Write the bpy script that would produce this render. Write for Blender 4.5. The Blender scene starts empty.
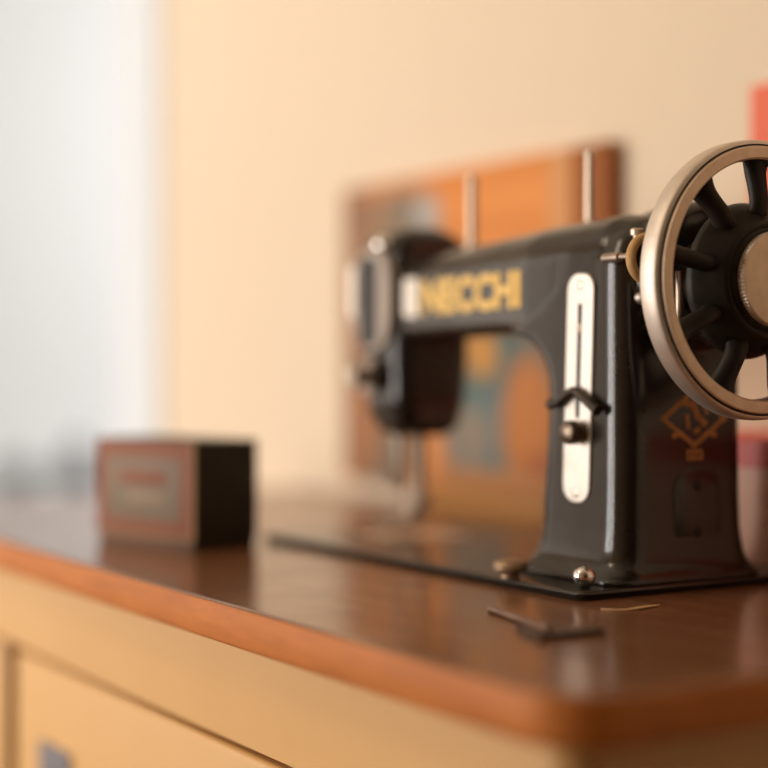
import bpy, bmesh, math, random
from mathutils import Vector, Matrix
from mathutils.bvhtree import BVHTree
random.seed(7)
S = bpy.context.scene
COL = S.collection
PI = math.pi
TABLE = 76.0                       # table height above the floor, centimetres
# ---- all shapes are written in centimetres: x to the right along the machine, y to the back wall, z above the tabletop


def W(x, y, z):
    return Vector((x * .01, y * .01, (z + TABLE) * .01))


# ------------------------------------------------------------------ materials
def mat(name, col, rough=.5, metal=0., spec=.5, coat=0., noise=None, bump=None, emit=None):
    """noise=(scale xyz, amount, second colour)  bump=(scale, strength)"""
    m = bpy.data.materials.new(name)
    m.use_nodes = True
    nt = m.node_tree
    b = nt.nodes['Principled BSDF']
    b.inputs['Base Color'].default_value = (*col, 1)
    b.inputs['Roughness'].default_value = rough
    b.inputs['Metallic'].default_value = metal
    b.inputs['Specular IOR Level'].default_value = spec
    b.inputs['Coat Weight'].default_value = coat
    b.inputs['Coat Roughness'].default_value = .12
    if noise or bump:
        tc = nt.nodes.new('ShaderNodeTexCoord')
    if noise:
        sc, amt, col2 = noise
        mp = nt.nodes.new('ShaderNodeMapping')
        mp.inputs['Scale'].default_value = sc
        nt.links.new(tc.outputs['Object'], mp.inputs['Vector'])
        n = nt.nodes.new('ShaderNodeTexNoise')
        n.inputs['Scale'].default_value = 1
        n.inputs['Detail'].default_value = 6
        n.inputs['Roughness'].default_value = .6
        nt.links.new(mp.outputs[0], n.inputs['Vector'])
        r = nt.nodes.new('ShaderNodeValToRGB')
        r.color_ramp.elements[0].position = .5 - amt
        r.color_ramp.elements[1].position = .5 + amt
        r.color_ramp.elements[0].color = (*col, 1)
        r.color_ramp.elements[1].color = (*col2, 1)
        nt.links.new(n.outputs['Fac'], r.inputs['Fac'])
        nt.links.new(r.outputs['Color'], b.inputs['Base Color'])
    if bump:
        n2 = nt.nodes.new('ShaderNodeTexNoise')
        n2.inputs['Scale'].default_value = bump[0]
        n2.inputs['Detail'].default_value = 4
        nt.links.new(tc.outputs['Object'], n2.inputs['Vector'])
        bp = nt.nodes.new('ShaderNodeBump')
        bp.inputs['Strength'].default_value = bump[1]
        bp.inputs['Distance'].default_value = .002
        nt.links.new(n2.outputs['Fac'], bp.inputs['Height'])
        nt.links.new(bp.outputs[0], b.inputs['Normal'])
    return m


def nodes_of(m):
    return m.node_tree, m.node_tree.nodes, m.node_tree.links, m.node_tree.nodes['Principled BSDF']


M = {}
M['enamel'] = mat('black enamel', (.017, .012, .009), .16, spec=.5, coat=0,
                  noise=((60, 60, 60), .25, (.024, .017, .012)), bump=(70, .05))
M['bed'] = mat('worn black enamel', (.02, .017, .015), .22, spec=.5, coat=0,
               noise=((50, 50, 50), .2, (.04, .03, .022)), bump=(60, .06))
M['castblack'] = mat('dull black casting', (.013, .010, .007), .48, spec=.22, noise=((90, 90, 90), .25, (.03, .021, .013)), bump=(120, .2))
M['nickel'] = mat('worn nickel', (.72, .64, .56), .5, metal=.9, noise=((70, 70, 70), .2, (.62, .54, .46)), bump=(160, .06))
M['rimface'] = mat('brushed nickel', (.80, .64, .50), .55, metal=.65, noise=((90, 90, 90), .2, (.68, .53, .40)), bump=(220, .12))
M['chrome'] = mat('chrome', (.78, .75, .72), .14, metal=1)
M['satin'] = mat('satin steel plate', (.66, .60, .54), .4, metal=.75, noise=((80, 80, 80), .25, (.56, .50, .43)))
M['faceplate'] = mat('dark face plate', (.30, .25, .21), .35, metal=.8)  # one darker metal tone for the head cover
M['dull'] = mat('dulled steel', (.40, .33, .27), .34, metal=.9, noise=((80, 80, 80), .2, (.28, .21, .16)))
M['darknob'] = mat('dark bronze knob', (.16, .12, .09), .3, metal=.9)
M['darksteel'] = mat('dark steel', (.045, .033, .024), .35, metal=.7)
M['bedside'] = mat('matt dark bed edge', (.018, .012, .009), .9, spec=.05)  # dark matt sides without the gloss of the bed top
M['buttontan'] = mat('worn brassy button', (.44, .31, .20), .5, metal=.6, noise=((90, 90, 90), .2, (.34, .23, .14)))
M['black'] = mat('slot black', (.006, .005, .005), .6)
M['gold'] = mat('gold leaf lettering', (.95, .63, .17), .42, metal=0, noise=((150, 150, 150), .2, (.86, .53, .12)))
M['goldworn'] = mat('faded gold transfer', (.52, .25, .07), .5, metal=.2, noise=((180, 180, 180), .15, (.34, .16, .045)))
M['rubber'] = mat('tan rubber', (.60, .36, .15), .7, noise=((120, 120, 120), .2, (.50, .29, .11)), bump=(200, .3))
M['bead'] = mat('bright pin', (.66, .54, .42), .35, metal=.6)
M['rust'] = mat('old rusty steel', (.30, .19, .135), .36, metal=.7, noise=((120, 120, 120), .2, (.17, .10, .07)))
M['darkrust'] = mat('dark rusty steel', (.085, .05, .036), .4, metal=.6, noise=((120, 120, 120), .2, (.05, .03, .02)))
M['cream'] = mat('cream paint', (.74, .435, .165), .42, noise=((9, 9, 9), .25, (.70, .40, .145)), bump=(30, .08))
M['gapwood'] = mat('dark inner wood', (.075, .034, .018), .8)
M['white'] = mat('white gloss paint', (.75, .82, .89), .4)
M['wall'] = mat('peach limewash wall', (.80, .665, .51), .9, noise=((2.2, 2.2, 2.2), .25, (.79, .65, .49)), bump=(25, .06))
M['whitewall'] = mat('white plaster wall', (.80, .79, .775), .9, bump=(20, .05))
M['ceiling'] = mat('ceiling plaster', (.78, .70, .58), .9)
M['floor'] = mat('dark floor boards', (.11, .055, .03), .5, noise=((3, 40, 1), .2, (.07, .036, .02)))
M['carton'] = mat('shaded carton paper', (.025, .024, .014), .6, noise=((60, 60, 60), .2, (.035, .032, .018)))  # shade of the dark right end is put into the paper colour
M['cartonedge'] = mat('worn carton edge', (.34, .20, .09), .8)
M['cartonred'] = mat('faded red print', (.30, .115, .07), .6, spec=.2, noise=((70, 70, 70), .25, (.25, .1, .06)))
M['cartongreen'] = mat('faded olive print', (.165, .125, .075), .6, noise=((50, 50, 50), .25, (.21, .15, .09)))
M['cartonpale'] = mat('faded tan print', (.27, .17, .095), .6)
M['cartonbrown'] = mat('brown carton paper', (.15, .08, .045), .7)
M['handle'] = mat('blue grey metal', (.30, .31, .36), .35, metal=.6)
M['red'] = mat('red print', (.80, .12, .035), .5)
M['pink'] = mat('faded pink tin print', (.88, .38, .24), .45, noise=((14, 14, 14), .2, (.90, .52, .36)))
M['tinred'] = mat('red tin lid', (.80, .10, .07), .4)
M['mustard'] = mat('mustard wood', (.42, .19, .028), .45, noise=((3, 60, 60), .2, (.36, .15, .02)))
M['leaf'] = mat('grey green leaf', (.09, .10, .08), .6)
M['stoneware'] = mat('grey stoneware', (.10, .09, .10), .5)
M['cloth'] = mat('pale grey cloth', (.62, .60, .58), .9)


# glass of the window
def glass():
    m = bpy.data.materials.new('window glass')
    m.use_nodes = True
    nt = m.node_tree
    b = nt.nodes['Principled BSDF']
    b.inputs['Base Color'].default_value = (.97, .98, 1, 1)
    b.inputs['Roughness'].default_value = .02
    b.inputs['Transmission Weight'].default_value = 1
    b.inputs['IOR'].default_value = 1.05
    return m


M['glass'] = glass()


def wood_top():
    m = mat('varnished table wood', (.10, .05, .03), .3, spec=.85)
    nt, N, L, b = nodes_of(m)
    b.inputs['Specular Tint'].default_value = (1, .88, .74, 1)
    tc = N.new('ShaderNodeTexCoord')
    mp = N.new('ShaderNodeMapping')
    mp.inputs['Scale'].default_value = (5, 75, 30)
    L.new(tc.outputs['Object'], mp.inputs['Vector'])
    n = N.new('ShaderNodeTexNoise')
    n.inputs['Scale'].default_value = 1
    n.inputs['Detail'].default_value = 8
    n.inputs['Distortion'].default_value = .6
    L.new(mp.outputs[0], n.inputs['Vector'])
    r = N.new('ShaderNodeValToRGB')
    r.color_ramp.elements[0].position = .3
    r.color_ramp.elements[0].color = (.15, .060, .026, 1)
    r.color_ramp.elements[1].position = .72
    r.color_ramp.elements[1].color = (.29, .128, .060, 1)
    L.new(n.outputs['Fac'], r.inputs['Fac'])
    # dust specks
    v = N.new('ShaderNodeTexNoise')
    v.inputs['Scale'].default_value = 620
    v.inputs['Detail'].default_value = 2
    L.new(tc.outputs['Object'], v.inputs['Vector'])
    big = N.new('ShaderNodeTexNoise')
    big.inputs['Scale'].default_value = 14
    L.new(tc.outputs['Object'], big.inputs['Vector'])
    mu = N.new('ShaderNodeMath'); mu.operation = 'MULTIPLY'
    L.new(v.outputs['Fac'], mu.inputs[0]); L.new(big.outputs['Fac'], mu.inputs[1])
    rr = N.new('ShaderNodeValToRGB')
    rr.color_ramp.elements[0].position = .335
    rr.color_ramp.elements[1].position = .40
    L.new(mu.outputs[0], rr.inputs['Fac'])
    mx = N.new('ShaderNodeMix'); mx.data_type = 'RGBA'
    L.new(rr.outputs['Color'], mx.inputs['Factor'])
    L.new(r.outputs['Color'], mx.inputs[6])
    mx.inputs[7].default_value = (.32, .18, .09, 1)
    L.new(mx.outputs[2], b.inputs['Base Color'])
    # worn gloss
    w = N.new('ShaderNodeTexNoise'); w.inputs['Scale'].default_value = 18; w.inputs['Detail'].default_value = 5
    L.new(tc.outputs['Object'], w.inputs['Vector'])
    mr = N.new('ShaderNodeMapRange')
    mr.inputs['To Min'].default_value = .15; mr.inputs['To Max'].default_value = .27
    L.new(w.outputs['Fac'], mr.inputs['Value'])
    L.new(mr.outputs[0], b.inputs['Roughness'])
    bp = N.new('ShaderNodeBump'); bp.inputs['Strength'].default_value = .05; bp.inputs['Distance'].default_value = .0006
    L.new(n.outputs['Fac'], bp.inputs['Height']); L.new(bp.outputs[0], b.inputs['Normal'])
    return m


M['top'] = wood_top()
M['edge'] = mat('orange edge wood', (.64, .215, .047), .5, spec=.2, noise=((14, 60, 90), .22, (.46, .145, .03)), bump=(60, .2))


def art_panel():
    """painted motifs on a wooden board: soft ellipses in object space (metres, origin at the lower left front)"""
    m = mat('painted wooden board', (.5, .25, .1), .6, spec=.2)
    nt, N, L, b = nodes_of(m)
    tc = N.new('ShaderNodeTexCoord')
    sp = N.new('ShaderNodeSeparateXYZ')
    L.new(tc.outputs['Object'], sp.inputs[0])
    nz = N.new('ShaderNodeTexNoise'); nz.inputs['Scale'].default_value = 9; nz.inputs['Detail'].default_value = 6
    mp = N.new('ShaderNodeMapping'); mp.inputs['Scale'].default_value = (.5, 1, 5)
    L.new(tc.outputs['Object'], mp.inputs[0]); L.new(mp.outputs[0], nz.inputs['Vector'])
    r = N.new('ShaderNodeValToRGB')
    r.color_ramp.elements[0].position = .3; r.color_ramp.elements[0].color = (.64, .225, .055, 1)
    r.color_ramp.elements[1].position = .7; r.color_ramp.elements[1].color = (.80, .31, .088, 1)
    L.new(nz.outputs['Fac'], r.inputs['Fac'])
    cur = r.outputs['Color']

    def ell(cx, cz, rx, rz, col, soft=.25, rect=False):
        nonlocal cur
        def ma(op, a, bb):
            k = N.new('ShaderNodeMath'); k.operation = op
            for i, q in enumerate((a, bb)):
                if q is None: continue
                if isinstance(q, (int, float)): k.inputs[i].default_value = q
                else: L.new(q, k.inputs[i])
            return k.outputs[0]
        dx = ma('DIVIDE', ma('SUBTRACT', sp.outputs[0], cx * .01), rx * .01)
        dz = ma('DIVIDE', ma('SUBTRACT', sp.outputs[2], cz * .01), rz * .01)
        if rect:
            d = ma('MAXIMUM', ma('ABSOLUTE', dx, None), ma('ABSOLUTE', dz, None))
        else:
            d = ma('SQRT', ma('ADD', ma('MULTIPLY', dx, dx), ma('MULTIPLY', dz, dz)), None)
        mr = N.new('ShaderNodeMapRange'); mr.clamp = True
        mr.inputs['From Min'].default_value = 1 - soft; mr.inputs['From Max'].default_value = 1 + soft
        mr.inputs['To Min'].default_value = 1; mr.inputs['To Max'].default_value = 0
        L.new(d, mr.inputs['Value'])
        mx = N.new('ShaderNodeMix'); mx.data_type = 'RGBA'
        L.new(mr.outputs[0], mx.inputs['Factor']); L.new(cur, mx.inputs[6]); mx.inputs[7].default_value = (*col, 1)
        cur = mx.outputs[2]
    # x measured from the board's left edge (-72.5), z from its bottom
    ell(40.2, 17, 3.2, 20, (.33, .105, .024), .06, True)          # darker end strip
    ell(35.4, 25, 1.1, 9, (.66, .34, .15), .2, True)             # pale vertical strip
    ell(2.0, 17, 3.2, 16, (.30, .15, .085), .2, True)            # brown left margin
    ell(10, 25, 7, 5.5, (.22, .18, .14), .3)                   # grey blossom
    ell(15, 27.5, 2.2, 1.8, (.42, .40, .38), .3)
    ell(7, 22, 4.5, 5.5, (.36, .20, .10), .3)
    ell(30, 8, 12, 9.5, (.075, .145, .145), .12)                    # teal ground
    ell(26, 6, 7, 5, (.13, .19, .19), .3)
    ell(24.2, 14.2, 2.3, 2.2, (.56, .27, .06), .4)               # yellow bloom
    ell(22.5, 6.5, 2.8, 3.0, (.27, .22, .17), .4)                # grey bloom
    ell(31.2, 8.0, 4.0, 6.2, (.50, .19, .055), .25)              # orange fruit
    ell(33.5, 3, 3.0, 2.6, (.36, .12, .055), .4)
    ell(8, 5, 6, 5, (.20, .16, .12), .35)
    ell(4, 7, 2.6, 5, (.38, .17, .08), .4)
    ell(30, 2.2, 14, 1.6, (.44, .21, .085), .15, True)           # bottom rail
    L.new(cur, b.inputs['Base Color'])
    return m


M['art'] = art_panel()


# ------------------------------------------------------------------ mesh helpers (vertices in cm)
def tag(o, label=None, cat=None, group=None, kind=None):
    if label: o['label'] = label
    if cat: o['category'] = cat
    if group: o['group'] = group
    if kind: o['kind'] = kind
    return o


def root(name, base, label, cat, group=None):
    o = bpy.data.objects.new(name, None)
    o.empty_display_size = .03
    COL.objects.link(o)
    o.location = W(*base)
    o['base'] = base
    del o['base']
    BASE[o] = base
    return tag(o, label, cat, group)


BASE = {}


def link_mesh(name, me, mats, parent=None, base=None, smooth=True, angle=35):
    """me: vertices in cm in scene coordinates"""
    if base is None:
        base = BASE[parent] if parent is not None else (0, 0, 0)
    bx, by, bz = base
    for v in me.vertices:
        v.co = Vector(((v.co.x - bx) * .01, (v.co.y - by) * .01, (v.co.z - bz) * .01))
    if not isinstance(mats, (list, tuple)): mats = [mats]
    idx = [p.material_index for p in me.polygons]
    me.materials.clear()
    for m in mats: me.materials.append(m)
    for p, i in zip(me.polygons, idx): p.material_index = i if i < len(mats) else 0
    if smooth:
        for p in me.polygons: p.use_smooth = True
        try:
            me.set_sharp_from_angle(angle=math.radians(angle))
        except Exception:
            pass
    o = bpy.data.objects.new(name, me)
    COL.objects.link(o)
    if parent is not None:
        o.parent = parent
        pb = BASE[parent]
        o.location = Vector(((bx - pb[0]) * .01, (by - pb[1]) * .01, (bz - pb[2]) * .01))
    else:
        o.location = W(bx, by, bz)
    BASE[o] = base
    return o


def build(name, bm, mats, parent=None, base=None, smooth=True, angle=35):
    bmesh.ops.recalc_face_normals(bm, faces=bm.faces)
    me = bpy.data.meshes.new(name)
    bm.to_mesh(me); bm.free()
    return link_mesh(name, me, mats, parent, base, smooth, angle)


def box(bm, x0, x1, y0, y1, z0, z1, bev=0, seg=2, mi=0):
    vs = [bm.verts.new((x, y, z)) for x in (x0, x1) for y in (y0, y1) for z in (z0, z1)]
    fs = [bm.faces.new([vs[i] for i in q]) for q in
          ((0, 1, 3, 2), (4, 6, 7, 5), (0, 4, 5, 1), (2, 3, 7, 6), (0, 2, 6, 4), (1, 5, 7, 3))]
    for f in fs: f.material_index = mi
    if bev:
        es = list({e for f in fs for e in f.edges})
        bmesh.ops.bevel(bm, geom=es, offset=bev, segments=seg, affect='EDGES', profile=.5)
    return fs


def loft(bm, rings, close=True, cap=True, mi=0):
    vr = [[bm.verts.new(p) for p in r] for r in rings]
    n = len(vr[0])
    for a, b in zip(vr, vr[1:]):
        for i in range(n if close else n - 1):
            f = bm.faces.new((a[i], a[(i + 1) % n], b[(i + 1) % n], b[i])); f.material_index = mi
    if cap:
        for r in (vr[0], vr[-1]):
            try:
                f = bm.faces.new(r); f.material_index = mi
            except ValueError:
                pass
    return vr


def rrect(u0, u1, v0, v1, r, n=6):
    """rounded rectangle as (u,v) list; r a number or four radii (u0v0, u1v0, u1v1, u0v1)"""
    if not isinstance(r, (list, tuple)): r = (r,) * 4
    out = []
    for (cu, cv, a0, rr) in ((u0, v0, PI, r[0]), (u1, v0, 1.5 * PI, r[1]), (u1, v1, 0, r[2]), (u0, v1, .5 * PI, r[3])):
        ccx = cu + (rr if cu == u0 else -rr)
        ccy = cv + (rr if cv == v0 else -rr)
        for i in range(n + 1):
            a = a0 + .5 * PI * i / n
            out.append((ccx + rr * math.cos(a), ccy + rr * math.sin(a)))
    return out


def lathe(bm, prof, c, axis='z', n=48, mi=0, close=False):
    """prof: list of (r, h); h along the axis from c"""
    def pt(r, h, a):
        u, v = r * math.cos(a), r * math.sin(a)
        if axis == 'z': return (c[0] + u, c[1] + v, c[2] + h)
        if axis == 'x': return (c[0] + h, c[1] + u, c[2] + v)
        return (c[0] + v, c[1] + h, c[2] + u)
    rows = []
    for r, h in prof:
        rows.append([bm.verts.new(pt(max(r, 1e-4), h, 2 * PI * i / n)) for i in range(n)])
    pairs = list(zip(rows, rows[1:]))
    if close: pairs.append((rows[-1], rows[0]))
    for a, b in pairs:
        for i in range(n):
            f = bm.faces.new((a[i], a[(i + 1) % n], b[(i + 1) % n], b[i])); f.material_index = mi
    if not close:
        for k in (0, -1):
            f = bm.faces.new(rows[k]); f.material_index = mi
    return rows


def tube(bm, pts, rad, n=12, mi=0):
    pts = [Vector(p) for p in pts]
    if not isinstance(rad, (list, tuple)): rad = [rad] * len(pts)
    rings = []
    prev = None
    for i, p in enumerate(pts):
        t = (pts[min(i + 1, len(pts) - 1)] - pts[max(i - 1, 0)]).normalized()
        up = prev if prev is not None else (Vector((0, 0, 1)) if abs(t.z) < .9 else Vector((1, 0, 0)))
        s = t.cross(up).normalized(); u = s.cross(t).normalized(); prev = u
        rr = rad[i] if isinstance(rad[i], (list, tuple)) else (rad[i], rad[i])
        rings.append([p + s * rr[0] * math.cos(2 * PI * k / n) + u * rr[1] * math.sin(2 * PI * k / n) for k in range(n)])
    loft(bm, rings, mi=mi)


def smooth_path(pts, k=6):
    pts = [Vector(p) for p in pts]
    out = []
    for i in range(len(pts) - 1):
        p0, p1, p2, p3 = pts[max(i - 1, 0)], pts[i], pts[i + 1], pts[min(i + 2, len(pts) - 1)]
        for j in range(k):
            t = j / k
            out.append(.5 * ((2 * p1) + (p2 - p0) * t + (2 * p0 - 5 * p1 + 4 * p2 - p3) * t * t + (3 * p1 - p0 - 3 * p2 + p3) * t ** 3))
    out.append(pts[-1])
    return out


def prism(bm, poly, axis, a, b, mi=0):
    """poly of 2-D points extruded along axis from a to b (axis y: poly=(x,z); x: poly=(y,z); z: poly=(x,y))"""
    def p3(p, h):
        return {'y': (p[0], h, p[1]), 'x': (h, p[0], p[1]), 'z': (p[0], p[1], h)}[axis]
    loft(bm, [[p3(p, a) for p in poly], [p3(p, b) for p in poly]], mi=mi)


def text_mesh(txt, width, height, depth, bold=.0):
    cu = bpy.data.curves.new('lettering', 'FONT')
    cu.body = txt; cu.size = 1; cu.extrude = .5; cu.offset = bold; cu.resolution_u = 5
    o = bpy.data.objects.new('lettering_source', cu)
    COL.objects.link(o)
    dg = bpy.context.evaluated_depsgraph_get()
    me = bpy.data.meshes.new_from_object(o.evaluated_get(dg))
    bpy.data.objects.remove(o); bpy.data.curves.remove(cu)
    xs = [v.co.x for v in me.vertices]; ys = [v.co.y for v in me.vertices]
    x0, x1, y0, y1 = min(xs), max(xs), min(ys), max(ys)
    for v in me.vertices:
        v.co = Vector(((v.co.x - x0) / (x1 - x0) * width, (v.co.y - y0) / (y1 - y0) * height, v.co.z * depth))
    return me


# ------------------------------------------------------------------ the room
def struct(name, bm, m, smooth=False, base=(0, 0, -TABLE)):
    return tag(build(name, bm, m, base=base, smooth=smooth), kind='structure')


BACK = 28.9        # face of the back wall
DX0, DX1 = -248.0, -135.0     # doorway opening
RX0, RX1, RY0 = -290.0, 330.0, -230.0
ZF, ZC = -76.0, 176.0
DTOP = 132.0
b = bmesh.new()
box(b, RX0 - 10, RX1 + 10, RY0 - 10, 330, ZF - 6, ZF)
struct('floor', b, M['floor'])
b = bmesh.new()
box(b, RX0 - 10, RX1 + 10, RY0 - 10, BACK + 12, ZC, ZC + 8)
struct('ceiling', b, M['ceiling'])
b = bmesh.new()
box(b, DX1, RX1 + 10, BACK, BACK + 12, ZF, ZC)
box(b, RX0 - 10, DX0, BACK, BACK + 12, ZF, ZC)
box(b, DX0, DX1, BACK, BACK + 12, DTOP, ZC)
struct('wall_back', b, M['wall'])
b = bmesh.new()
box(b, RX1, RX1 + 10, RY0 - 10, BACK, ZF, ZC)
struct('wall_right', b, M['floor'])  # unseen wall, given dark boards to cut bounce light from the right
# left wall with an unseen window added to brighten the arm front, front wall (behind the camera) with a lower one: the daylight
VY0, VY1, VZ0, VZ1 = -215.0, -70.0, -45.0, 125.0
b = bmesh.new()
box(b, RX0 - 10, RX0, RY0 - 10, VY0, ZF, ZC)
box(b, RX0 - 10, RX0, VY1, BACK, ZF, ZC)
box(b, RX0 - 10, RX0, VY0, VY1, ZF, VZ0)
box(b, RX0 - 10, RX0, VY0, VY1, VZ1, ZC)
struct('wall_left', b, M['wall'])
b = bmesh.new()
for (y0, y1, z0, z1) in ((VY0, VY0 + 6, VZ0, VZ1), (VY1 - 6, VY1, VZ0, VZ1), (VY0, VY1, VZ0, VZ0 + 6), (VY0, VY1, VZ1 - 6, VZ1)):
    box(b, RX0 - 7, RX0 - 1, y0, y1, z0, z1)
wl = tag(build('added_window', b, M['white'], base=(RX0, (VY0 + VY1) / 2, VZ0), smooth=False), kind='structure')  # unseen, added as a bright surface for the arm to reflect
b = bmesh.new()
box(b, RX0 - 4.3, RX0 - 3.9, VY0 + 3, VY1 - 3, VZ0 + 3, VZ1 - 3)
build('window_pane', b, M['glass'], parent=wl, smooth=False)
WX0, WX1, WZ0, WZ1 = -214.0, -66.0, -42.0, 92.0
b = bmesh.new()
box(b, RX0, WX0, RY0 - 10, RY0, ZF, ZC)
box(b, WX1, RX1, RY0 - 10, RY0, ZF, ZC)
box(b, WX0, WX1, RY0 - 10, RY0, ZF, WZ0)
box(b, WX0, WX1, RY0 - 10, RY0, WZ1, ZC)
struct('wall_front', b, M['wall'])
b = bmesh.new()
mid = (WX0 + WX1) / 2
for (x0, x1, z0, z1) in ((WX0, WX0 + 6, WZ0, WZ1), (WX1 - 6, WX1, WZ0, WZ1), (mid - 22, mid + 22, WZ0, WZ1),
                         (WX0, WX1, WZ0, WZ0 + 6), (WX0, WX1, WZ1 - 6, WZ1)):
    box(b, x0, x1, RY0 - 7, RY0 - 1, z0, z1)
wf = tag(build('window_1', b, M['white'], base=(mid, RY0, WZ0), smooth=False), kind='structure')
b = bmesh.new()
box(b, WX0 + 3, WX1 - 3, RY0 - 4.3, RY0 - 3.9, WZ0 + 3, WZ1 - 3)
build('window_pane', b, M['glass'], parent=wf, smooth=False)
# doorway casing
b = bmesh.new()
box(b, DX1 - 1.5, -122.4, BACK - .7, BACK, ZF, DTOP + 12, .25)
box(b, DX0 - 12.6, DX0 + 1.5, BACK - .7, BACK, ZF, DTOP + 12, .25)
box(b, DX0 + 1.5, DX1 - 1.5, BACK - .7, BACK, DTOP - 1.5, DTOP + 12, .25)
box(b, DX1 - 1.5, DX1, BACK, BACK + 12, ZF, DTOP)
box(b, DX0, DX0 + 1.5, BACK, BACK + 12, ZF, DTOP)
struct('trim_1', b, M['white'])
# the white room beyond
b = bmesh.new()
box(b, -335, 60, 330, 338, ZF, ZC)
struct('wall_far', b, M['whitewall'])
b = bmesh.new()
box(b, -343, -335, BACK + 12, 338, ZF, ZC)
struct('wall_far_left', b, M['whitewall'])
b = bmesh.new()
box(b, 60, 68, BACK + 12, 338, ZF, ZC)
struct('wall_far_right', b, M['whitewall'])
b = bmesh.new()
box(b, -343, 68, BACK + 12, 338, ZC, ZC + 8)
struct('ceiling_far', b, M['whitewall'])
b = bmesh.new()
box(b, -343, RX0 - 10, BACK + 12, 338, ZF - 6, ZF)
struct('floor_far', b, M['floor'])

# ------------------------------------------------------------------ cabinet
TX0, TX1, TY0, TY1, TT = -86.0, 20.6, -17.0, 28.7, 2.25
cab = root('sewing_cabinet', (-33, 6, -TABLE), 'cream painted sewing cabinet with a dark varnished wooden top and orange front edge', 'cabinet')
b = bmesh.new()
outer = rrect(TX0, TX1, TY0, TY1, (2.2, 3.2, 1.0, 1.0), 10)
rings = []
for (ins, z) in ((.25, -TT), (.06, -TT + .08), (0, -TT + .25), (0, -.3), (.06, -.1), (.2, 0), (.5, 0), (1.2, 0)):
    rings.append([(x, y, z) for x, y in rrect(TX0 + ins, TX1 - ins, TY0 + ins, TY1 - ins, (2.2 - ins * .6, 3.2 - ins * .6, 1 - ins * .6, 1 - ins * .6), 10)])
loft(b, rings)
for f in b.faces:
    f.material_index = 0 if f.calc_center_median().z > -.08 else 1
top = build('tabletop', b, [M['top'], M['edge']], parent=cab, angle=50)
# pale gouge in the varnish beside the machine bed
# cabinet carcass
CF, CX0, CX1, CB = -14.5, -83.5, 17.6, 27.0
b = bmesh.new()
box(b, CX0, CX0 + 2, CF, CB, -TABLE + 4, -TT)                    # left side
prism(b, [(CX1 - 2, CF)] + [(CX1 - 1.95 + 1.95 * math.sin(a), CF + 1.95 - 1.95 * math.cos(a)) for a in [.5 * PI * i / 8 for i in range(9)]] + [(CX1, CB), (CX1 - 2, CB)], 'z', -TABLE + 4, -TT)
box(b, CX0 + 2, CX1 - 2, CB - 1.2, CB, -TABLE + 4, -TT)         # back
box(b, CX0 + 2, CX1 - 2, CF, CF + 2, -8.55, -TT)                 # rail under the top
box(b, CX0 + 2, CX1 - 2, CF, CB - 1.2, -TABLE + 4, -TABLE + 8)   # bottom
build('carcass', b, M['cream'], parent=cab, angle=30)
b = bmesh.new()
box(b, CX0 + 2, CX1 - 2, CF + 2.4, CF + 3.4, -TABLE + 8, -8.0)   # inner board, coloured dark to put shade into the door gaps
build('inner_board', b, M['gapwood'], parent=cab, smooth=False)
for (x0, x1) in ((CX0 + 2.3, -54.3), (-51.4, CX1 - 2.3)):
    b = bmesh.new()
    box(b, x0, x1, CF - .1, CF + 1.9, -TABLE + 8.3, -8.95, .35, 3)
    d = build('door', b, M['cream'], parent=cab, angle=40)
    if x0 > -60:
        b = bmesh.new()
        prism(b, rrect(-45.3, -39.2, -20, -14.6, .4), 'y', CF - .35, CF - .1)
        tube(b, smooth_path([(-44, CF - .3, -18.2), (-43.6, CF - 1.6, -18.2), (-41, CF - 1.9, -18.4), (-40.4, CF - .3, -18.2)]), .3)
        tag(build('handle', b, M['handle'], parent=d), 'blue grey metal handle plate')
b = bmesh.new()
for x in (CX0 + .5, CX1 - 4.5):
    for y in (CF + .5, CB - 4.5):
        rings = [[(px, py, z) for px, py in rrect(x + i, x + 4 - i, y + i, y + 4 - i, .5, 3)] for z, i in ((-TABLE, .6), (-TABLE + 4, 0))]
        bl = bmesh.new(); loft(bl, rings)
        build('foot', bl, M['cream'], parent=cab)
b.free()

# ------------------------------------------------------------------ sewing machine
mc = root('sewing_machine', (-19, 9, 0), 'black enamelled vintage sewing machine with gold lettering and large nickel handwheel', 'sewing machine')
# bed
b = bmesh.new()
rings = []
for ins, z in ((.0, 0), (0, .34), (.06, .45), (.18, .5), (.4, .5), (.6, .5)):
    rings.append([(x, y, z) for x, y in rrect(-38 + ins, 0 - ins, 0 + ins, 18 - ins, .7, 5)])
loft(b, rings)
for f in b.faces:
    if f.calc_center_median().z < .38: f.material_index = 1
build('bed', b, [M['bed'], M['bedside']], parent=mc, angle=60)

# casting: overlapping lofts fused by a voxel remesh
b = bmesh.new()


def lerp(a, c, t): return a + (c - a) * t


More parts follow.
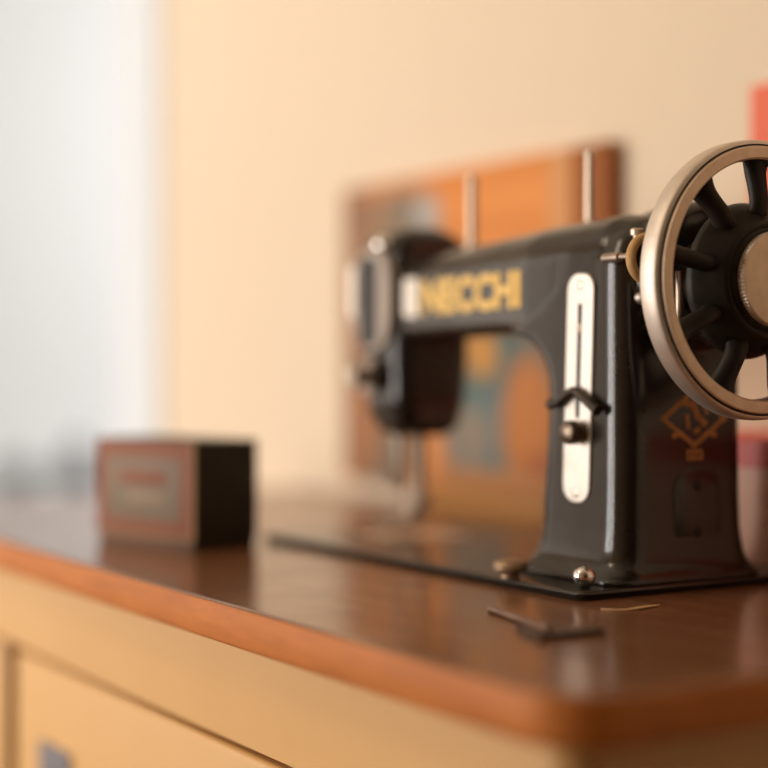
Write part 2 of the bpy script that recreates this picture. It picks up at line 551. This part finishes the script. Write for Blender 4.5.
# pillar (horizontal sections): z, x0, x1, y0, y1, r
PS = [(.45, -10.65, -.12, 2.65, 14.65, 1.6), (.78, -10.6, -.14, 2.7, 14.6, 1.6), (.95, -10.35, -.3, 2.95, 14.45, 1.6), (1.25, -10.0, -.52, 3.25, 14.2, 1.6),
      (1.7, -9.72, -.72, 3.53, 14.0, 1.6), (2.4, -9.52, -.86, 3.75, 13.85, 1.5), (3.4, -9.38, -.96, 3.9, 13.72, 1.45), (5, -9.4, -1.0, 3.95, 13.65, 1.4),
      (8.5, -9.05, -1.0, 4.0, 13.6, 1.4), (11, -8.85, -1.0, 4.0, 13.6, 1.4), (12.2, -8.95, -1.0, 4.0, 13.6, 1.4), (13.2, -9.35, -1.0, 4.0, 13.6, 1.4),
      (14.0, -10.0, -1.0, 4.0, 13.6, 1.4), (14.5, -10.7, -1.0, 4.0, 13.6, 1.4), (14.8, -11.5, -1.0, 4.0, 13.6, 1.4), (14.95, -12.4, -1.0, 4.0, 13.6, 1.4), (15.3, -12.8, -1.0, 4.0, 13.6, 1.4), (16.2, -10.5, -1.0, 4.0, 13.6, 1.4),
      (17.5, -8.6, -1.0, 4.0, 13.6, 1.4), (19.2, -8.4, -1.0, 4.02, 13.5, 1.4),
      (20.4, -8.4, -1.05, 4.5, 13.0, 1.4), (21.2, -8.4, -1.4, 5.3, 12.0, 1.4), (21.7, -8.2, -2.2, 6.6, 10.8, 1.4)]
loft(b, [[(x, y, z) for x, y in rrect(x0, x1, y0, y1, r)] for z, x0, x1, y0, y1, r in PS])
# arm (sections across x): x, y0, y1, z0, z1
AS = [(-32.6, 5.6, 11.2, 14.9, 20.9), (-27, 5.5, 11.2, 14.95, 21.0), (-20, 5.2, 11.5, 15.0, 21.3), (-14, 4.55, 11.8, 15.0, 21.55),
      (-10.5, 4.05, 12.6, 14.8, 21.7), (-6, 4.0, 13.2, 14.7, 21.85), (-3.4, 4.06, 13.4, 14.6, 21.95), (-1.9, 4.7, 13.2, 14.6, 21.8), (-1.05, 5.4, 12.6, 14.6, 21.4)]
loft(b, [[(x, u, v) for u, v in rrect(y0, y1, z0, z1, (1.0, 1.0, 2.6, 2.6), 8)] for x, y0, y1, z0, z1 in AS])
# boss on the right end carrying the wheel
lathe(b, [(3.4, -5), (4.1, -2.5), (4.3, -1), (4.3, 1.3), (4.0, 1.8), (3.4, 1.9)], (-1, 9.2, 18.3), 'x', 40)
# head (horizontal sections)
HS = [(8.0, -31.6, -28.1, 6.5, 10.6, 1.2), (8.6, -32.2, -27.6, 5.9, 11.2, 1.2), (10.5, -32.6, -27.35, 5.5, 11.6, 1.1), (14, -32.8, -27.3, 5.35, 11.8, 1.0),
      (21.0, -32.8, -27.3, 5.35, 11.8, 1.0), (22.0, -32.7, -27.35, 5.5, 11.7, 1.1), (22.7, -32.3, -27.6, 5.95, 10.7, 1.2), (23.1, -31.6, -28.1, 6.7, 10.0, 1.2)]
loft(b, [[(x, y, z) for x, y in rrect(x0, x1, y0, y1, r)] for z, x0, x1, y0, y1, r in HS])
bmesh.ops.recalc_face_normals(b, faces=b.faces)
me = bpy.data.meshes.new('casting'); b.to_mesh(me); b.free()
tmp = bpy.data.objects.new('casting_source', me); COL.objects.link(tmp)
md = tmp.modifiers.new('r', 'REMESH'); md.mode = 'VOXEL'; md.voxel_size = .14
ms = tmp.modifiers.new('s', 'SMOOTH'); ms.factor = .5; ms.iterations = 7
body_me = bpy.data.meshes.new_from_object(tmp.evaluated_get(bpy.context.evaluated_depsgraph_get()))
bpy.data.objects.remove(tmp)
BVH = BVHTree.FromPolygons([v.co.copy() for v in body_me.vertices], [tuple(p.vertices) for p in body_me.polygons])
link_mesh('body', body_me, M['enamel'], parent=mc, angle=180)


def front_y(x, z, default=5.):
    h = BVH.ray_cast(Vector((x, -3, z)), Vector((0, 1, 0)))
    return h[0].y if h[0] is not None else default


def right_x(y, z, default=-1.):
    h = BVH.ray_cast(Vector((6, y, z)), Vector((-1, 0, 0)))
    return h[0].x if h[0] is not None else default


def top_z(x, y, default=21.5):
    h = BVH.ray_cast(Vector((x, y, 40)), Vector((0, 0, -1)))
    return h[0].z if h[0] is not None else default


# gold lettering on the arm
tm = text_mesh('NECCHI', 13.3, 2.4, .06, .045)
for v in tm.vertices:
    x = -24.35 + v.co.x; z = 16.62 + v.co.y; d = v.co.z
    v.co = Vector((x, front_y(x, z) - .03 - d, z))
tag(link_mesh('brand_lettering', tm, M['gold'], parent=mc, smooth=False), 'gold capital letters on the arm')

# stitch length plate (leans slightly with the pillar)
SX = -5.0
lean = math.atan(.53 / 13.5)


def leaned(b):
    bmesh.ops.rotate(b, verts=b.verts, cent=(SX, 0, 11.65), matrix=Matrix.Rotation(lean, 3, 'Y'))
    return b


b = bmesh.new()
pl = rrect(SX - 1.24, SX + 1.24, 4.95, 18.45, 1.0, 8)
yf = min(front_y(x, z) for x in (-6, -5., -4.) for z in (6, 8, 10, 12, 14, 16, 18))
ybk = max(front_y(x, z) for x in (-6, -5, -4) for z in (6, 8, 10, 12, 14, 16, 18))
YP = yf - .12
loft(b, [[(x, ybk + .05, z) for x, z in pl], [(x, YP + .05, z) for x, z in pl],
         [(SX + (x - SX) * .96, YP, 11.65 + (z - 11.65) * .993) for x, z in pl]])
sp = tag(build('stitch_plate', leaned(b), M['satin'], parent=mc, angle=30), 'pale steel stitch length plate')
b = bmesh.new()
prism(b, rrect(SX - .2, SX + .2, 9.9, 16.7, .18, 4), 'y', YP + .05, YP - .012)
build('slot', leaned(b), M['black'], parent=sp, smooth=False)
b = bmesh.new()
prism(b, rrect(SX - .3, SX + .12, 15.0, 15.5, .16, 4), 'y', YP + .02, YP - .03)
build('pointer', leaned(b), M['dull'], parent=sp, smooth=False)
b = bmesh.new()       # winged lever
yl = YP - .34
path = smooth_path([(SX - 2.25, yl, 10.62), (SX - 1.5, yl, 10.75), (SX - .6, yl, 11.3), (SX + .05, yl, 11.55), (SX + .75, yl, 11.25),
                    (SX + 1.5, yl, 10.85), (SX + 2.3, yl, 10.5)], 5)
n = len(path)
tube(b, path, [.25 + .08 * abs(2 * i / (n - 1) - 1) ** 3 for i in range(n)], 12)
lathe(b, [(.2, 0), (.2, .4)], (SX, yl, 11.45), 'y', 12)
build('lever', leaned(b), M['darksteel'], parent=sp)
b = bmesh.new()       # round knob below
lathe(b, [(.3, 0), (.35, -.08), (.5, -.12), (.68, -.2), (.72, -.35), (.71, -.8), (.62, -.98), (.35, -1.1), (.05, -1.13)], (SX + .2, YP, 9.1), 'y', 32)
build('knob', leaned(b), M['darknob'], parent=sp)
for z in (17.75, 5.5):
    b = bmesh.new()
    lathe(b, [(.3, .05), (.3, -.04), (.2, -.08), (.05, -.09)], (SX, YP, z), 'y', 20)
    build('screw', leaned(b), M['satin'], parent=sp)

# white scale plate on the arm next to the lettering
b = bmesh.new()
y0 = min(front_y(x, z) for x in (-26.5, -25) for z in (16.8, 18, 19.1))
loft(b, [[(x, y, z) for x, z in rrect(-26.55, -24.75, 16.5, 19.2, .3, 4)] for y in (y0 + .5, y0 - .12)])
build('arm_plate', b, M['satin'], parent=mc, angle=30)

# head front: oval chrome cover, dark slit, strip and dome added for bright highlights
yh = 5.36
b = bmesh.new()
oval = [(-30.3 + 2.75 * math.copysign(abs(math.cos(a)) ** .8, math.cos(a)), 17.9 + 3.9 * math.copysign(abs(math.sin(a)) ** .8, math.sin(a))) for a in [2 * PI * i / 48 for i in range(48)]]
loft(b, [[(x, yh + .3, z) for x, z in oval], [(x, yh - .25, z) for x, z in oval],
         [(-30.3 + (x + 30.3) * .93, yh - .5, 17.9 + (z - 17.9) * .95) for x, z in oval]])
fp = build('face_plate', b, M['faceplate'], parent=mc, angle=30)
b = bmesh.new()
prism(b, rrect(-31.9, -29.5, 14.5, 21.0, .8, 5), 'y', yh - .3, yh - .53)
build('slit', b, M['black'], parent=fp, smooth=False)
b = bmesh.new()
prism(b, rrect(-33.2, -32.4, 16.6, 20.5, .35, 4), 'y', yh - .2, yh - .62)  # nickel strip added to make the left edge of the head bright
build('bright_edge_strip', b, M['nickel'], parent=fp, angle=30)
b = bmesh.new()
lathe(b, [(.55, .2), (.62, -.2), (.5, -.52), (.2, -.7), (.02, -.72)], (-29.2, yh - .1, 21.8), 'y', 24)
build('screw', b, M['chrome'], parent=fp)  # chrome dome added to give a bright highlight dot
# tension assembly
b = bmesh.new()
lathe(b, [(.4, .4), (.4, -.3), (1.25, -.35), (1.3, -.45), (.5, -.5), (.5, -.6), (1.3, -.65), (1.25, -.75), (.45, -.8), (.45, -1.2), (.8, -1.25), (.85, -1.8), (.7, -2.0), (.1, -2.05)],
      (-30.6, yh, 12.3), 'y', 36)
ta = build('tension_dial', b, M['dull'], parent=mc, angle=30)
b = bmesh.new()
tube(b, smooth_path([(-31.7, yh - .1, 13.9), (-32.2, yh - .9, 13.7), (-32.4, yh - 1.2, 13.1), (-32.0, yh - 1.3, 12.5), (-31.7, yh - 1.1, 12.2)]), .11, 8)
build('check_spring', b, M['chrome'], parent=ta)
b = bmesh.new()
tube(b, smooth_path([(-29.2, yh - .1, 9.6), (-29.4, yh - .8, 9.5), (-29.9, yh - .9, 9.7), (-30.1, yh - .3, 9.8)]), .14, 8)
build('thread_guide', b, M['dull'], parent=mc)
# needle bar, presser bar
b = bmesh.new()
lathe(b, [(.36, 0), (.36, 3.6), (.55, 3.65), (.55, 5.6), (.36, 5.65)], (-30.6, 7.6, 4.0), 'z', 20)
nb = build('needle_bar', b, M['nickel'], parent=mc)
b = bmesh.new()
lathe(b, [(.02, 0), (.07, .4), (.08, 2.4)], (-30.6, 7.6, 1.9), 'z', 10)
build('needle', b, M['chrome'], parent=nb)
b = bmesh.new()
tube(b, [(-30.6, 7.0, 4.6), (-30.6, 6.2, 4.6)], .28, 12)
build('clamp_screw', b, M['nickel'], parent=nb)
b = bmesh.new()
lathe(b, [(.42, 0), (.42, 6.0)], (-30.0, 9.1, 2.6), 'z', 20)
pb = build('presser_bar', b, M['nickel'], parent=mc)
b = bmesh.new()
box(b, -30.7, -29.3, 8.4, 9.5, 2.2, 4.0, .15)
for x in (-31.2, -30.2):
    box(b, x, x + .62, 5.9, 8.9, 1.45, 1.65, .06)
box(b, -31.2, -29.58, 8.0, 9.2, 1.5, 2.5, .12)
build('presser_foot', b, M['nickel'], parent=pb, angle=30)
# needle plate let into the bed
b = bmesh.new()
loft(b, [[(x, y, z) for x, y in rrect(-33.5, -27.5, 5.2, 12.2, 1.2, 6)] for z in (.3, .53)])
for i in range(4):
    box(b, -31.4 + i * .42, -31.2 + i * .42, 7.2, 9.6, .53, .6)
build('needle_plate', b, M['nickel'], parent=mc, angle=30)
# spool pins
for x, y, zt in ((-21.9, 8.0, 26.3), (-9.0, 8.0, 26.5)):
    b = bmesh.new()
    zb = top_z(x, y) - .1
    lathe(b, [(.5, 0), (.5, .25), (.36, .4), (.34, zt - zb - .2), (.2, zt - zb)], (x, y, zb), 'z', 16)
    tag(build('spool_pin', b, M['bead'], parent=mc, angle=30), 'pale upright spool pin')

# hand wheel: rim, hub, nine spokes, cap
HX, HY, HZ = 5.55, 8.5, 17.7
b = bmesh.new()
R = 7.72
prof = [(R - .28, -1.62), (R - .08, -1.56), (R - .01, -1.4), (R + .01, -.9), (R - .02, -.36), (R - .12, -.24), (R - .25, -.2), (R - .29, -.26), (R - .33, -.26), (R - .36, -.12), (R - .42, -.02), (R - .5, 0), (R - 1.0, -.02),
        (R - 1.1, -.12), (R - 1.13, -.35), (R - 1.13, -1.3), (R - 1.0, -1.55), (R - .8, -1.62)]
lathe(b, prof, (HX, HY, HZ), 'x', 128, close=True)
for f in b.faces:
    c = f.calc_center_median(); rr = math.hypot(c.y - HY, c.z - HZ)
    if rr < R - .22 and rr > R - .4 and c.x < HX - .08: f.material_index = 3
    elif rr < R - .36 and c.x > HX - .14: f.material_index = 2
    elif rr < R - 1.05: f.material_index = 1
hw = tag(build('hand_wheel', b, [M['nickel'], M['castblack'], M['rimface'], M['darksteel']], parent=mc, angle=40), 'nickel rimmed handwheel')
b = bmesh.new()
lathe(b, [(2.6, -4.6), (2.8, -3.2), (3.5, -2.3), (4.1, -1.9), (4.35, -1.55), (4.2, -1.2), (3.85, -.75), (3.5, -.3), (3.25, .1), (3.1, .3), (2.95, .32), (2.85, .28), (2.72, .5), (2.66, .52)], (HX, HY, HZ), 'x', 64)
build('hub', b, M['castblack'], parent=hw, angle=60)
for i in range(9):
    a = math.radians(88 + 40 * i)
    def pp(r, x, da=0): return (HX + x, HY + r * math.cos(a + da), HZ + r * math.sin(a + da))
    b = bmesh.new()
    path = smooth_path([pp(3.55, -.95), pp(3.9, -.72), pp(4.5, -.68), pp(5.3, -.85), pp(6.0, -1.0), pp(6.72, -1.02)], 5)
    n = len(path)
    tube(b, path, [(.6 + .28 * abs(2 * k / (n - 1) - .9) ** 2.5, .46 + .1 * (k / (n - 1)) ** 2) for k in range(n)], 14)
    build('spoke', b, M['castblack'], parent=hw)
b = bmesh.new()
prof = [(2.5, .3), (2.62, .5), (2.62, .92), (2.55, 1.0), (2.4, 1.04), (.2, 1.06)]
rows = lathe(b, prof, (HX, HY, HZ), 'x', 160)
for k in (1, 2):
    for i, v in enumerate(rows[k]):
        if i % 2:
            v.co.y = HY + (v.co.y - HY) * .975; v.co.z = HZ + (v.co.z - HZ) * .975
build('stop_knob', b, M['rimface'], parent=hw, angle=25)

# bobbin winder: bracket, tyre, spindle, pin
b = bmesh.new()
tube(b, [(-.9, 6.2, 19.3), (.4, 5.2, 19.1), (1.0, 4.0, 18.98), (1.6, 3.9, 18.98)], [.6, .5, .45, .4], 14)
bw = build('bobbin_winder', b, M['castblack'], parent=mc)
b = bmesh.new()
TXc, TYc, TZc = 1.1, 3.9, 18.95
for k in range(1):
    ring = []
    for j in range(14):
        t = 2 * PI * j / 14
        ring.append((1.2 + .27 * math.cos(t), .32 * math.sin(t)))
    lathe(b, ring, (TXc, TYc, TZc), 'x', 56, close=True)
tag(build('tyre', b, M['rubber'], parent=bw), 'tan rubber friction tyre')
b = bmesh.new()
lathe(b, [(1.05, -.12), (1.05, .12)], (TXc, TYc, TZc), 'x', 40)
build('pulley', b, M['castblack'], parent=bw, angle=30)
b = bmesh.new()
lathe(b, [(.05, -1.95), (.28, -1.85), (.3, -.5), (.18, -.45), (.18, 1.6)], (-.35, 3.55, 19.15), 'x', 18)
build('spindle', b, M['dull'], parent=bw, angle=30)
b = bmesh.new()
lathe(b, [(.2, -.9), (.2, .1), (.36, .12), (.38, .42), (.3, .5), (.05, .52)], (-.15, 4.2, 20.25), 'z', 20)
build('post', b, M['bead'], parent=bw, angle=30)
b = bmesh.new()
lathe(b, [(.34, -.3), (.36, .25), (.25, .42), (.05, .47)], (-.95, 5.2, 16.9), 'x', 20)
build('screw', b, M['nickel'], parent=mc, angle=30)
b = bmesh.new()
tube(b, smooth_path([(-.6, 6.1, 15.2), (1.2, 5.9, 15.4), (1.6, 5.85, 16.2), (1.6, 5.85, 18.3)]), .3, 12)
build('winder_latch', b, M['dull'], parent=mc)

# inspection cover on the right end
b = bmesh.new()
arch = [(7.7, 2.6), (11.3, 2.6), (11.3, 5.8)] + [(9.5 + 1.8 * math.cos(a), 5.8 + 1.3 * math.sin(a)) for a in [PI * i / 12 for i in range(1, 12)]] + [(7.7, 5.8)]
b.free(); b = bmesh.new()
xr = max(right_x(y, z) for y in (8, 9.5, 11) for z in (3.4, 5, 7))
loft(b, [[(xr - .4, y, z) for y, z in arch], [(xr + .01, y, z) for y, z in arch], [(xr + .035, 9.5 + (y - 9.5) * .95, 4.8 + (z - 4.8) * .95) for y, z in arch]])
ic = build('end_cover', b, M['enamel'], parent=mc, angle=30)
for z in (6.0, 3.3):
    b = bmesh.new()
    lathe(b, [(.34, -.1), (.34, .02), (.26, .05), (.02, .05)], (xr + .03, 9.5, z), 'x', 16)
    build('screw', b, M['black'], parent=ic, angle=30)
# gold diamond transfer on the right end
b = bmesh.new()


NS = [0]


def strip(pts, w, closed=False):
    pts = [Vector((p[0], p[1])) for p in pts]
    n = len(pts)
    segs = range(n if closed else n - 1)
    for i in segs:
        p, q = pts[i], pts[(i + 1) % n]
        d = (q - p).normalized() * w * .5; s = Vector((-d.y, d.x))
        quad = [p - d + s, p - d - s, q + d - s, q + d + s]
        NS[0] += 1
        loft(b, [[(xo, u.x, u.y) for u in quad] for xo in (-3, 3 + NS[0] * .01)])


cy, cz = 9.3, 9.95
hw_, hh = 2.4, 1.6
strip([(cy - hw_, cz), (cy, cz - hh), (cy + hw_, cz), (cy, cz + hh)], .31, True)
strip([(cy - .75, cz + .95), (cy - .1, cz + .75), (cy + .25, cz + .15), (cy + .75, cz - .3)], .42)
strip([(cy - .55, cz + .1), (cy - .5, cz - .5)], .28)
strip([(cy + .1, cz - .8), (cy + .28, cz - .72)], .28)
strip([(cy - 1.55, cz - 1.0), (cy - 1.35, cz - .95)], .32)
strip([(cy + 1.35, cz - .95), (cy + 1.55, cz - 1.0)], .32)
strip([(cy + .75, cz + .65), (cy + .95, cz + .35)], .28)
for i in range(4):
    y = cy - .52 + i * .35
    strip([(y, cz - 2.32), (y, cz - 1.98)], .2)
strip([(cy - .52, cz - 2.4), (cy + .53, cz - 2.4)], .12)
strip([(cy - .52, cz - 1.9), (cy + .53, cz - 1.9)], .12)
for v in b.verts:
    xo = right_x(v.co.y, v.co.z)
    v.co.x = xo + (.015 + (v.co.x - 3) * .12 if v.co.x > 0 else -.02)
tag(build('diamond_emblem', b, M['goldworn'], parent=mc, smooth=False), 'faded gold diamond emblem')

# bed knobs
b = bmesh.new()
kx, ky, kz = -1.5, 1.5, 1.12
lathe(b, [(.02, -.66), (.1, -.655), (.3, -.6), (.52, -.4), (.63, -.1), (.64, .12), (.56, .3), (.3, .42), (.02, .45)], (0, 0, 0), 'y', 32)
bmesh.ops.rotate(b, verts=b.verts, cent=(0, 0, 0), matrix=Matrix.Rotation(math.radians(18), 3, 'Z'))
bmesh.ops.rotate(b, verts=b.verts, cent=(0, 0, 0), matrix=Matrix.Rotation(math.radians(-12), 3, 'X'))
bmesh.ops.translate(b, verts=b.verts, vec=(kx, ky, kz))
dk = tag(build('drop_feed_knob', b, M['chrome'], parent=mc), 'round chrome knob on the bed')
b = bmesh.new()
lathe(b, [(.14, .06), (.14, -.03)], (0, 0, 0), 'y', 14)
bmesh.ops.translate(b, verts=b.verts, vec=(kx + .14, ky - .64, kz - .12))
build('dimple', b, M['black'], parent=dk)
b = bmesh.new()
lathe(b, [(.56, 0), (.56, .12), (.5, .22), (.55, .3), (.86, .36), (1.0, .52), (1.02, .76), (.9, .96), (.55, 1.08), (.05, 1.12)], (-7.3, .6, .5), 'z', 32)
tag(build('bed_button', b, M['buttontan'], parent=mc), 'dull mushroom shaped button on the bed')

# ------------------------------------------------------------------ things on the tabletop
# small carton
BXL = (-43.6, -10.95); BXR = (-32.5, -7.9)
ang = math.atan2(BXR[1] - BXL[1], BXR[0] - BXL[0])
blen = math.hypot(BXR[0] - BXL[0], BXR[1] - BXL[1]) * .965
bdep, bh = 6.0, 7.75
ct = root('carton', (BXL[0], BXL[1], 0), 'small worn cardboard box with faded red and green printed front', 'box')


def cbox(name, u0, u1, v0, v1, z0, z1, m, parent, bev=.06):
    b = bmesh.new()
    box(b, u0, u1, v0, v1, z0, z1, bev)
    bmesh.ops.rotate(b, verts=b.verts, cent=(0, 0, 0), matrix=Matrix.Rotation(ang, 3, 'Z'))
    bmesh.ops.translate(b, verts=b.verts, vec=(BXL[0], BXL[1], 0))
    return build(name, b, m, parent=parent, angle=30)


cbox('tray', .12, blen - .12, .12, bdep - .12, 0, 6.2, M['carton'], ct)
cbox('lid', 0, blen, 0, bdep, .75, bh, M['carton'], ct, .1)
fl = cbox('front_label', .03, blen - .03, -.03, .03, .78, bh - .05, M['cartonred'], ct, .01)
cbox('printed_panel', 1.3, blen - 1.5, -.05, 0, 2.0, bh - 1.35, M['cartongreen'], fl, .01)
cbox('printed_band', 2.6, blen - 2.9, -.07, -.02, 4.45, 5.55, M['cartonred'], fl, .01)
cbox('printed_line', 3.6, blen - 3.2, -.07, -.02, 3.1, 3.9, M['cartonpale'], fl, .01)
cbox('tray_front_strip', .2, blen - .2, .06, .12, .02, .74, M['cartonbrown'], ct, .01)  # added strip: lit tray front, while the tray colour holds the shade
cbox('worn_edge', blen - .28, blen + .02, -.05, .12, .8, bh, M['cartonedge'], ct, .02)
cbox('lid_edge', .0, blen, -.045, .02, .72, .92, M['cartonedge'], ct, .02)

# steel rod and bracket in front of the machine
b = bmesh.new()
p0, p1 = Vector((.5, -6.4, .3)), Vector((7.6, -7.9, .3))
tube(b, [p0, p1], .2, 12)
zmin = min(v.co.z for v in b.verts)
bmesh.ops.translate(b, verts=b.verts, vec=(0, 0, -zmin))
tag(build('metal_rod', b, M['rust'], base=(4, -7.1, 0)), 'short thin brown steel rod lying in front of the sewing machine', 'rod')
b = bmesh.new()
prism(b, [(6.07, -8.85), (9.2, -9.75), (9.3, -5.85), (8.5, -5.9), (8.45, -8.75), (6.2, -8.3)], 'z', 0, .3)
bmesh.ops.bevel(b, geom=list(b.edges), offset=.04, segments=1, affect='EDGES')
tag(build('metal_bracket', b, M['darkrust'], base=(8.5, -8.5, 0), angle=30), 'flat L shaped dark steel bracket next to the thin rod', 'bracket')
# curled wood shaving beside the bed
b = bmesh.new()
pts = smooth_path([(2.8, -.8, .05), (3.35, -.5, .05), (3.7, .1, .06), (3.7, 1.2, .1), (3.6, 2.0, .1), (3.45, 2.7, .06)], 6)
tube(b, pts, [(.05 + .3 * (i / (len(pts) - 1)) * math.sin(PI * i / (len(pts) - 1)), .04) for i in range(len(pts))], 10)
zmin = min(v.co.z for v in b.verts)
bmesh.ops.translate(b, verts=b.verts, vec=(0, 0, -zmin))
M['shaving'] = mat('pale wood', (.66, .42, .2), .4)
tag(build('wood_sliver', b, M['shaving'], base=(3.4, 1, 0)), 'thin pale wood sliver lying along the right end of the machine bed', 'sliver')

# painted board leaning against the wall behind the machine
pn = root('painted_board', (-72.5, 27.0, 0), 'orange brown wooden board painted with blurred teal and orange shapes behind the sewing machine', 'painting')
b = bmesh.new()
box(b, -73.3, -30.6, 27.4, 28.5, 1.7, 31.3, .3, 3)
build('board', b, M['art'], parent=pn, base=(-72.5, 27.0, 0), angle=40)
b = bmesh.new()
box(b, -57.0, -30, 26.0, 28.5, 0, 1.7, .2, 3)
tag(build('ledge', b, M['mustard'], parent=pn, angle=40), 'mustard yellow ledge')

# red tin on the right behind the machine
tn = root('biscuit_tin', (-1, 23.5, 0), 'faded pink tin with a red lid behind the handwheel', 'tin')
b = bmesh.new()
loft(b, [[(x, y, z) for x, y in rrect(-16.5 + i, 15 - i, 18.5 + i, 28.3 - i, 1.2, 6)] for z, i in ((0, .2), (.2, 0), (7.0, 0))])
build('tin_body', b, M['pink'], parent=tn, angle=40)
b = bmesh.new()
loft(b, [[(x, y, z) for x, y in rrect(-16.6 + i, 15.1 - i, 18.4 + i, 28.4 - i, 1.2, 6)] for z, i in ((6.5, 0), (8.2, 0), (8.5, .35))])
build('lid', b, M['tinred'], parent=tn, angle=40)

# red picture on the wall at the right
pc = root('picture', (0, BACK, 20), 'bright red picture hanging on the peach wall above the handwheel', 'picture')
b = bmesh.new()
box(b, -15.6, 14, BACK - .8, BACK, 20, 33.3, .1)
build('sheet', b, M['red'], parent=pc, smooth=False)

# ------------------------------------------------------------------ beyond the doorway
sb = root('sideboard', (-315, 84, ZF), 'pale grey low sideboard seen hazily through the bright doorway', 'sideboard')
b = bmesh.new()
box(b, -333, -297, 50, 118, ZF + 8, -21, 1)
build('cupboard', b, M['cloth'], parent=sb, smooth=False)
b = bmesh.new()
box(b, -334, -295, 48, 120, -21, -18.5, .5)
build('sideboard_top', b, M['cloth'], parent=sb, smooth=False)
for x in (-331, -302):
    for y in (53, 111):
        b = bmesh.new(); box(b, x, x + 4, y, y + 4, ZF, ZF + 8)
        build('leg', b, M['cloth'], parent=sb, smooth=False)


def plant(name, cx, cy, pot_r, pot_h, n, spread, label):
    r_ = root(name, (cx, cy, -18.5), label, 'plant')
    b = bmesh.new()
    lathe(b, [(pot_r * .7, 0), (pot_r, pot_h), (pot_r * .9, pot_h), (pot_r * .85, pot_h - 1)], (cx, cy, -18.5), 'z', 28)
    build('pot', b, M['stoneware'], parent=r_, angle=40)
    b = bmesh.new()
    for i in range(n):
        a = random.uniform(0, 2 * PI); el = random.uniform(.2, 1.4); ln = random.uniform(.6, 1) * spread
        d = Vector((math.cos(a) * math.cos(el), math.sin(a) * math.cos(el), math.sin(el)))
        o0 = Vector((cx, cy, -18.5 + pot_h - 1))
        s = d.cross(Vector((0, 0, 1))).normalized() * ln * .16
        m_ = o0 + d * ln * .6; e = o0 + d * ln - Vector((0, 0, ln * .15))
        up = s.cross(d).normalized() * .25
        loft(b, [[o0 + s * .2, o0 + up, o0 - s * .2, o0 - up], [m_ + s, m_ + up, m_ - s, m_ - up], [e + s * .1, e + up * .3, e - s * .1, e - up * .3]])
    build('foliage', b, M['leaf'], parent=r_, angle=40)


plant('potted_plant', -308, 72.5, 3.6, 5, 90, 8, 'hazy grey green potted plant on the sideboard through the doorway')
vs = root('vase', (-305, 86.5, -18.5), 'dark grey round vase on the sideboard through the doorway', 'vase')
b = bmesh.new()
lathe(b, [(2.4, 0), (4.2, 2), (5, 5.5), (4.2, 9.5), (2.2, 12), (2.6, 13.5)], (-305, 86.5, -18.5), 'z', 36)
build('vase_body', b, M['stoneware'], parent=vs)

# ------------------------------------------------------------------ light
def area(name, loc, target, sx, sy, power, col, spread=180):
    l = bpy.data.lights.new(name, 'AREA'); l.shape = 'RECTANGLE'; l.size = sx * .01; l.size_y = sy * .01
    l.energy = power; l.color = col; l.spread = math.radians(spread)
    o = bpy.data.objects.new(name, l); COL.objects.link(o)
    o.location = W(*loc)
    d = W(*target) - W(*loc)
    o.rotation_euler = d.to_track_quat('-Z', 'Y').to_euler()
    return o


# daylight entering through the two halves of the tall window in the front wall
for cx_, pw, pc_ in (((mid - 22 + WX0 + 6) / 2, 29, (1.0, .985, .97)), ((mid + 22 + WX1 - 6) / 2, 24, (1.0, .93, .84))):
    area('daylight_pane', (cx_, RY0 + 1, 25), (cx_, 30, 25), 46, 120, pw, pc_)
area('side_window_fill', (RX0 + 1, (VY0 + VY1) / 2, (VZ0 + VZ1) / 2), (0, (VY0 + VY1) / 2, (VZ0 + VZ1) / 2), 133, 158, 10, (1.0, .84, .70))  # added fill, warm to tint the reflections on the machine
# added warm fill light without a fixture, lifts the right of the wall
lp = bpy.data.lights.new('warm_fill', 'POINT'); lp.energy = 10; lp.color = (1, .82, .60); lp.shadow_soft_size = .18
lo = bpy.data.objects.new('warm_fill', lp); COL.objects.link(lo); lo.location = W(-50, -105, 115)
# daylight of the white room
area('far_room_daylight', (-200, 190, 80), (-335, 85, 10), 130, 130, 33, (.94, .98, 1.0))

w = bpy.data.worlds.new('World'); S.world = w; w.use_nodes = True
bg = w.node_tree.nodes['Background']
bg.inputs['Color'].default_value = (1, .88, .74, 1); bg.inputs['Strength'].default_value = .35

# ------------------------------------------------------------------ camera
th = math.radians(31.6)
cam = bpy.data.cameras.new('camera'); co = bpy.data.objects.new('camera', cam); COL.objects.link(co)
co.location = W(69.303, -55.292, 12.76)
fwd = Vector((-math.cos(th), math.sin(th), 0))
co.rotation_euler = fwd.to_track_quat('-Z', 'Y').to_euler()
cam.sensor_width = 24; cam.sensor_height = 24; cam.sensor_fit = 'HORIZONTAL'; cam.lens = 50
cam.shift_y = -14 / 768
cam.dof.use_dof = True; cam.dof.focus_distance = .875; cam.dof.aperture_fstop = 1.2
cam.clip_start = .05
S.camera = co

vs_ = S.view_settings
vs_.view_transform = 'Standard'
try: vs_.look = 'None'
except Exception: pass
vs_.gamma = 1; vs_.exposure = 0.0; vs_.use_curve_mapping = False
S.cycles.use_denoising = True
S.cycles.max_bounces = 8
